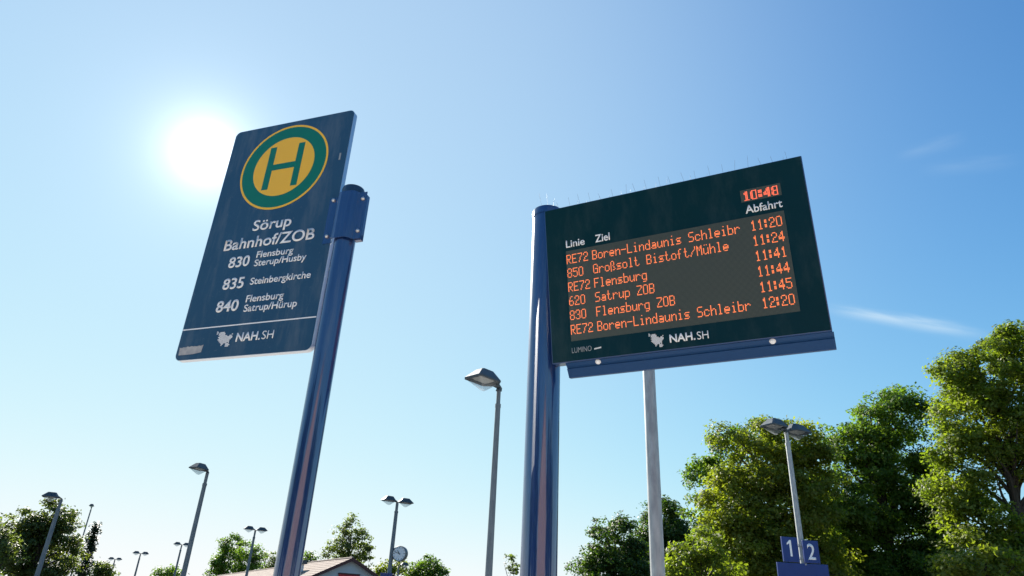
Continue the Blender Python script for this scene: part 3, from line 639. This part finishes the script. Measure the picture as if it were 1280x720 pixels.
for s, a, b, v, cap, bo in (('Sörup', .2106, .387, .5225, .046, .014), ('Bahnhof/ZOB', .0955, .5045, .4482, .047, .014), ('830', .1375, .2333, .368, .044, .018), ('Flensburg', .2605, .4245, .397, .0275, .014), ('Sterup/Husby', .2585, .4878, .3612, .0275, .014),
                            ('835', .136, .2315, .2755, .044, .018), ('Steinbergkirche', .2600, .5225, .2835, .0275, .014), ('840', .132, .2315, .182, .044, .018), ('Flensburg', .26, .4234, .2112, .0275, .014), ('Satrup/Hürup', .2597, .4876, .1728, .0275, .014),
                            ('NAH.', .2560, .3600, .0565, .032, .022), ('SH', .3665, .4150, .0565, .032, -.004)):
    obj('lettering', text_bm(s, a, b, v, cap, ST, bo), M_white, panel)
bm = bmesh.new(); prism(bm, [(.002, .1195), (SW - .002, .1215), (SW - .002, .1260), (.002, .1240)], .0003, .0008, ST); obj('rule_line', bm, M_white, panel)
obj('pixel_map_logo', logo_bm(.165, .238, .0395, .1035, ST), M_white, panel)
pts = [(.0141, .0205), (.045, .021), (.0786, .0214), (.1137, .0263), (.1169, .0549), (.105, .0515), (.098, .0535), (.09, .0505), (.08, .0520), (.071, .0515), (.066, .0535), (.055, .0510), (.046, .0535), (.040, .0500), (.028, .0515), (.022, .0490), (.0112, .0505)]
bm = bmesh.new(); prism(bm, pts, .0003, .0009, ST); obj('torn_sticker', bm, M_sticker, panel)
bm = bmesh.new(); prism(bm, [(.547, .800), (.554, .800), (.554, .832), (.547, .832)], .0003, .0008, ST); obj('small_label', bm, M_grey_v, panel)
# clamp plate wrapping the pole
bm = bmesh.new(); prof = []
c0 = .052 + SW
for i in range(15):
    a = R_(198 - i * (216 / 14)); prof.append((c0 + (PR + .005) * math.cos(a), -.012 + (PR + .005) * math.sin(a)))
prof = [(SW - .035, .002), (SW + .000, .002), (SW + .006, .006), (SW + .016, .026), (SW + .022, .031), (SW + .034, .0345), (SW + .068, .0345), (SW + .080, .031), (SW + .088, .024), (SW + .096, .012), (SW + .102, .009), (SW + .127, .009)]
inner = [(x, z - .003) for x, z in prof][::-1]
v_lo, v_hi = .418, .618
loop = prof + inner
A = [bm.verts.new(ST @ Vector((x, v_lo, z))) for x, z in loop]; B = [bm.verts.new(ST @ Vector((x, v_hi, z))) for x, z in loop]
n_ = len(loop); h_ = len(prof)
for i in range(n_): bm.faces.new((A[i], A[(i + 1) % n_], B[(i + 1) % n_], B[i]))
for Q in (A, B):
    for i in range(h_ - 1): bm.faces.new((Q[i], Q[i + 1], Q[n_ - 2 - i], Q[n_ - 1 - i]))
clamp = obj('pole_clamp', bm, M_pole, sroot)
bm = bmesh.new(); box(bm, SW + .099, SW + .128, v_lo - .004, v_hi - .012, -.014, .0055, ST, bev=.002); obj('clamp_flange', bm, M_pole, sroot)
for u, v, z in ((SW - .018, .606, .003), (SW - .018, .448, .003), (SW + .114, .588, .0095), (SW + .114, .450, .0095)):
    bm = bmesh.new(); lathe(bm, [(.008, 0), (.008, .003), (.005, .007), (0, .0085)], n=16)
    Tb = ST @ Matrix.Translation((u, v, z))
    for x in bm.verts: x.co = Tb @ x.co
    obj('bolt', bm, M_bolt, clamp, smooth=True)

# ------------------------------------------------------------------ departure board
B0 = Vector((0.19215345, 2.84174319, EYE + 1.01522344)); B1 = Vector((1.20431353, 2.33969357, EYE + 1.02278427)); B3 = Vector((0.13335301, 2.73406528, EYE + 1.73681241))
be = (B1 - B0).normalized(); bu = (B3 - B0).normalized(); bn = be.cross(bu).normalized()
BW, BH = (B1 - B0).length, (B3 - B0).length
PY = 2.945; pp = at(676.5, 590, PY)
broot = thing('departure_board', 'big dark departure display with orange LED bus times on a blue pole', 'departure board', (pp.x, PY, 0))
o = Vector((pp.x, PY, 0)); bo_ = B0 - o
BT = Matrix(((be.x, bu.x, bn.x, bo_.x), (be.y, bu.y, bn.y, bo_.y), (be.z, bu.z, bn.z, bo_.z), (0, 0, 0, 1)))
PR2 = .0745; top2 = at(681, 268, PY).z
bm = bmesh.new(); cyl(bm, (0, 0, 0), (0, 0, top2), PR2, PR2, 96, rings=2); obj('pole', bm, M_pole, broot, smooth=True)
bm = bmesh.new(); lathe(bm, [(PR2 + .003, -.03), (PR2 + .004, 0), (PR2 + .001, .010), (PR2 * .8, .020), (PR2 * .4, .026), (0, .028)], (0, 0, top2), 64); obj('pole_cap', bm, M_pole, broot, smooth=True)
bm = bmesh.new(); box(bm, 0, BW, 0, BH, -.075, -.002, BT, bev=.004); housing = obj('housing', bm, M_house, broot)
bm = bmesh.new(); prism(bm, [(.004, .004), (BW - .004, .004), (BW - .004, BH - .004), (.004, BH - .004)], -.0018, .0, BT); front = obj('front_panel', bm, M_panel, broot)
# bracket from housing to pole
bm = bmesh.new(); 
for v0 in (.14, .52):
    bm = bmesh.new(); box(bm, .0, .2, v0, v0 + .07, -.12, -.076, BT, bev=.003); obj('mounting_bracket', bm, M_house, broot)
U0, U1, V0, V1 = .096, 1.031, .0905, .5105
def uv_panel(name, u0, u1, v0, v1, parent, z=.0006):
    bm = bmesh.new(); uvl = bm.loops.layers.uv.new('UVMap')
    q = [(u0, v0), (u1, v0), (u1, v1), (u0, v1)]; vs_ = [bm.verts.new(BT @ Vector((a, b, z))) for a, b in q]; lo = [bm.verts.new(BT @ Vector((a, b, .0002))) for a, b in q]
    f = bm.faces.new(vs_)
    for l, c in zip(f.loops, q): l[uvl].uv = c
    for i in range(4):
        g = bm.faces.new((lo[i], lo[(i + 1) % 4], vs_[(i + 1) % 4], vs_[i]))
        for l in g.loops: l[uvl].uv = (u0, v0)
    return obj(name, bm, M_led, parent)
screen = uv_panel('led_screen', U0, U1, V0, V1, broot)
clockp = uv_panel('time_display', .876, 1.034, .5775, .6315, broot)
G = {
'0': ".###. #...# #...# #...# #...# #...# .###.", '1': "..#.. .##.. ..#.. ..#.. ..#.. ..#.. .###.", '2': ".###. #...# ....# ..##. .#... #.... #####", '3': ".###. #...# ....# ..##. ....# #...# .###.",
'4': "...#. ..##. .#.#. #..#. ##### ...#. ...#.", '5': "##### #.... ####. ....# ....# #...# .###.", '6': "..##. .#... #.... ####. #...# #...# .###.", '7': "##### ....# ...#. ..#.. ..#.. .#... .#...",
'8': ".###. #...# #...# .###. #...# #...# .###.", ':': "..... ##... ##... ..... ##... ##... .....", 'R': "####. #...# #...# ####. #.#.. #..#. #...#", 'E': "##### #.... #.... ####. #.... #.... #####",
'B': "####. #...# #...# ####. #...# #...# ####.", 'o': "..... ..... .###. #...# #...# #...# .###.", 'r': "..... ..... #.##. ##..# #.... #.... #....", 'e': "..... ..... .###. #...# ##### #.... .###.",
'n': "..... ..... #.##. ##..# #...# #...# #...#", '-': "..... ..... ..... ##### ..... ..... .....", 'L': "#.... #.... #.... #.... #.... #.... #####", 'i': "..#.. ..... .##.. ..#.. ..#.. ..#.. .###.",
'd': "....# ....# .##.# #..## #...# #...# .####", 'a': "..... ..... .###. ....# .#### #...# .####", 'u': "..... ..... #...# #...# #...# #..## .##.#", 's': "..... ..... .#### #.... .###. ....# ####.",
'S': ".#### #.... #.... .###. ....# ....# ####.", 'c': "..... ..... .###. #...# #.... #...# .###.", 'h': "#.... #.... #.##. ##..# #...# #...# #...#", 'l': ".##.. ..#.. ..#.. ..#.. ..#.. ..#.. .###.",
'b': "#.... #.... ####. #...# #...# #...# ####.", 'G': ".###. #...# #.... #.### #...# #...# .####", 'ß': ".##.. #..#. #..#. #.#.. #..#. #...# #.##. #....", 't': ".#... .#... ###.. .#... .#... .#..# ..##.",
'f': "..##. .#... .#... ###.. .#... .#... .#...", '/': "....# ....# ...#. ..#.. .#... #.... #....", 'M': "#...# ##.## #.#.# #.#.# #...# #...# #...#", 'ü': ".#.#. ..... #...# #...# #...# #..## .##.#",
'F': "##### #.... #.... ####. #.... #.... #....", 'g': "..... ..... .#### #...# #...# #...# .#### ....# .###.", 'p': "..... ..... ####. #...# #...# #...# ####. #.... #....", 'Z': "##### ....# ...#. ..#.. .#... #.... #####", 'O': ".###. #...# #...# #...# #...# #...# .###."}
PX, PZ = .00445, .0049
def led_bm(items, vbase, bold=False, px=PX, pz=PZ, dot=.74):
    bm = bmesh.new()
    for s, u in items:
        x = u
        for ch in s:
            if ch != ' ':
                rows = G[ch].split(' '); ex = rows[:2] + rows[1:5] + rows[4:7] + rows[7:]   # 9 rows tall caps
                for r, row in enumerate(ex):
                    for c in range(5):
                        on = row[c] == '#' or (bold and c > 0 and row[c - 1] == '#')
                        if on:
                            cu_, cv_ = x + c * px, vbase + (8 - r) * pz; a, b = px * dot / 2, pz * dot / 2
                            v = [bm.verts.new(BT @ Vector((cu_ + i * a, cv_ + j * b, .0012))) for i, j in ((-1, -1), (1, -1), (1, 1), (-1, 1))]
                            bm.faces.new(v)
            x += px * (4.0 if ch == ':' else 6)
    return bm
rows = [('RE72', 'Boren-Lindaunis Schleibr', '11:20'), ('850', 'Großsolt Bistoft/Mühle', '11:24'), ('RE72', 'Flensburg', '11:41'), ('620', 'Satrup ZOB', '11:44'), ('830', 'Flensburg ZOB', '11:45'), ('RE72', 'Boren-Lindaunis Schleibr', '12:20')]
for i, (a, b, c) in enumerate(rows):
    vb = .4495 - i * .0655
    for nm, t_, u_ in (('line_number', a, .0995), ('destination', b, .2215), ('departure_time', c, .9005)): obj(nm, led_bm([(t_, u_)], vb), M_orange, screen)
obj('clock_digits', led_bm([('10:48', .8865)], .5845, bold=True, px=.0051, pz=.0046), M_ored, clockp)
for s, a, b, v, cap, bo in (('Linie', .0985, .1885, .527, .0335, .014), ('Ziel', .2385, .3063, .5265, .0345, .014), ('Abfahrt', .8870, 1.0300, .527, .0335, .014), ('NAH.', .5236, .6275, .031, .032, .022), ('SH', .6350, .6800, .0295, .032, -.004)):
    obj('lettering', text_bm(s, a, b, v, cap, BT, bo), M_white, front)
obj('lettering', text_bm('LUMINO', .0965, .1865, .038, .023, BT, -.004), M_grey_v, front)
bm = bmesh.new()
for k in range(6): prism(bm, [(.199 + k * .0053, .0415 + .0006 * k), (.2030 + k * .0053, .0415 + .0006 * k), (.2030 + k * .0053, .0475 + .0006 * k), (.199 + k * .0053, .0475 + .0006 * k)], .0003, .0008, BT)
obj('maker_subline', bm, M_white, front)
obj('pixel_map_logo', logo_bm(.4385, .4995, .0175, .0800, BT), M_white, front)
# lower rail
def rail(prof, u0, u1, name, m):
    bm = bmesh.new()
    A = [bm.verts.new(BT @ Vector((u0, v, z))) for z, v in prof]; B = [bm.verts.new(BT @ Vector((u1, v, z))) for z, v in prof]; n = len(prof)
    bm.faces.new(A); bm.faces.new(B[::-1])
    for i in range(n): bm.faces.new((A[i], A[(i + 1) % n], B[(i + 1) % n], B[i]))
    return obj(name, bm, m, broot)
rl = rail([(-.012, -.001), (-.032, -.017), (-.034, -.020), (-.030, -.024), (-.046, -.052), (-.050, -.060), (-.074, -.060), (-.074, -.001)], .058, BW + .004, 'lower_rail', M_rail)
for u in (.205, .915):
    bm = bmesh.new(); lathe(bm, [(.0125, 0), (.0115, .003), (.0105, .0035), (.0095, .0065), (.005, .009), (0, .0095)], n=24)
    Tb = BT @ Matrix.Translation((u, -.0085, -.021)) @ Matrix.Rotation(R_(52), 4, 'X')
    for x in bm.verts: x.co = Tb @ x.co
    lens = obj('sensor_dome', bm, M_white, rl, smooth=True)
    bm = bmesh.new(); lathe(bm, [(.005, .0085), (.005, .0105), (0, .011)], n=12)
    for x in bm.verts: x.co = Tb @ x.co
# bird spikes along the top and on the pole cap
for k in range(20):
    u = .05 + k * .0535 + random.uniform(-.006, .006)
    for s in (-1, 1):
        bm = bmesh.new(); zt = -.05 + s * .028 + random.uniform(-.008, .008)
        cyl(bm, BT @ Vector((u + s * .012, BH - .002, -.05)), BT @ Vector((u + s * .012 + random.uniform(-.012, .012), BH + .050 + random.uniform(-.012, .01), zt)), .0004, n=6)
        obj('bird_spike', bm, M_wire, broot)
for dx, dy, tx, ty, h in ((-.03, -.03, -.05, -.05, .07), (.0, -.02, -.01, -.04, .075), (.02, .0, .03, -.02, .06), (.03, .02, .05, .04, .07)):
    bm = bmesh.new(); cyl(bm, (dx, dy, top2 + .016), (tx, ty, top2 + .022 + h), .00045, n=6); obj('bird_spike', bm, M_wire, broot)
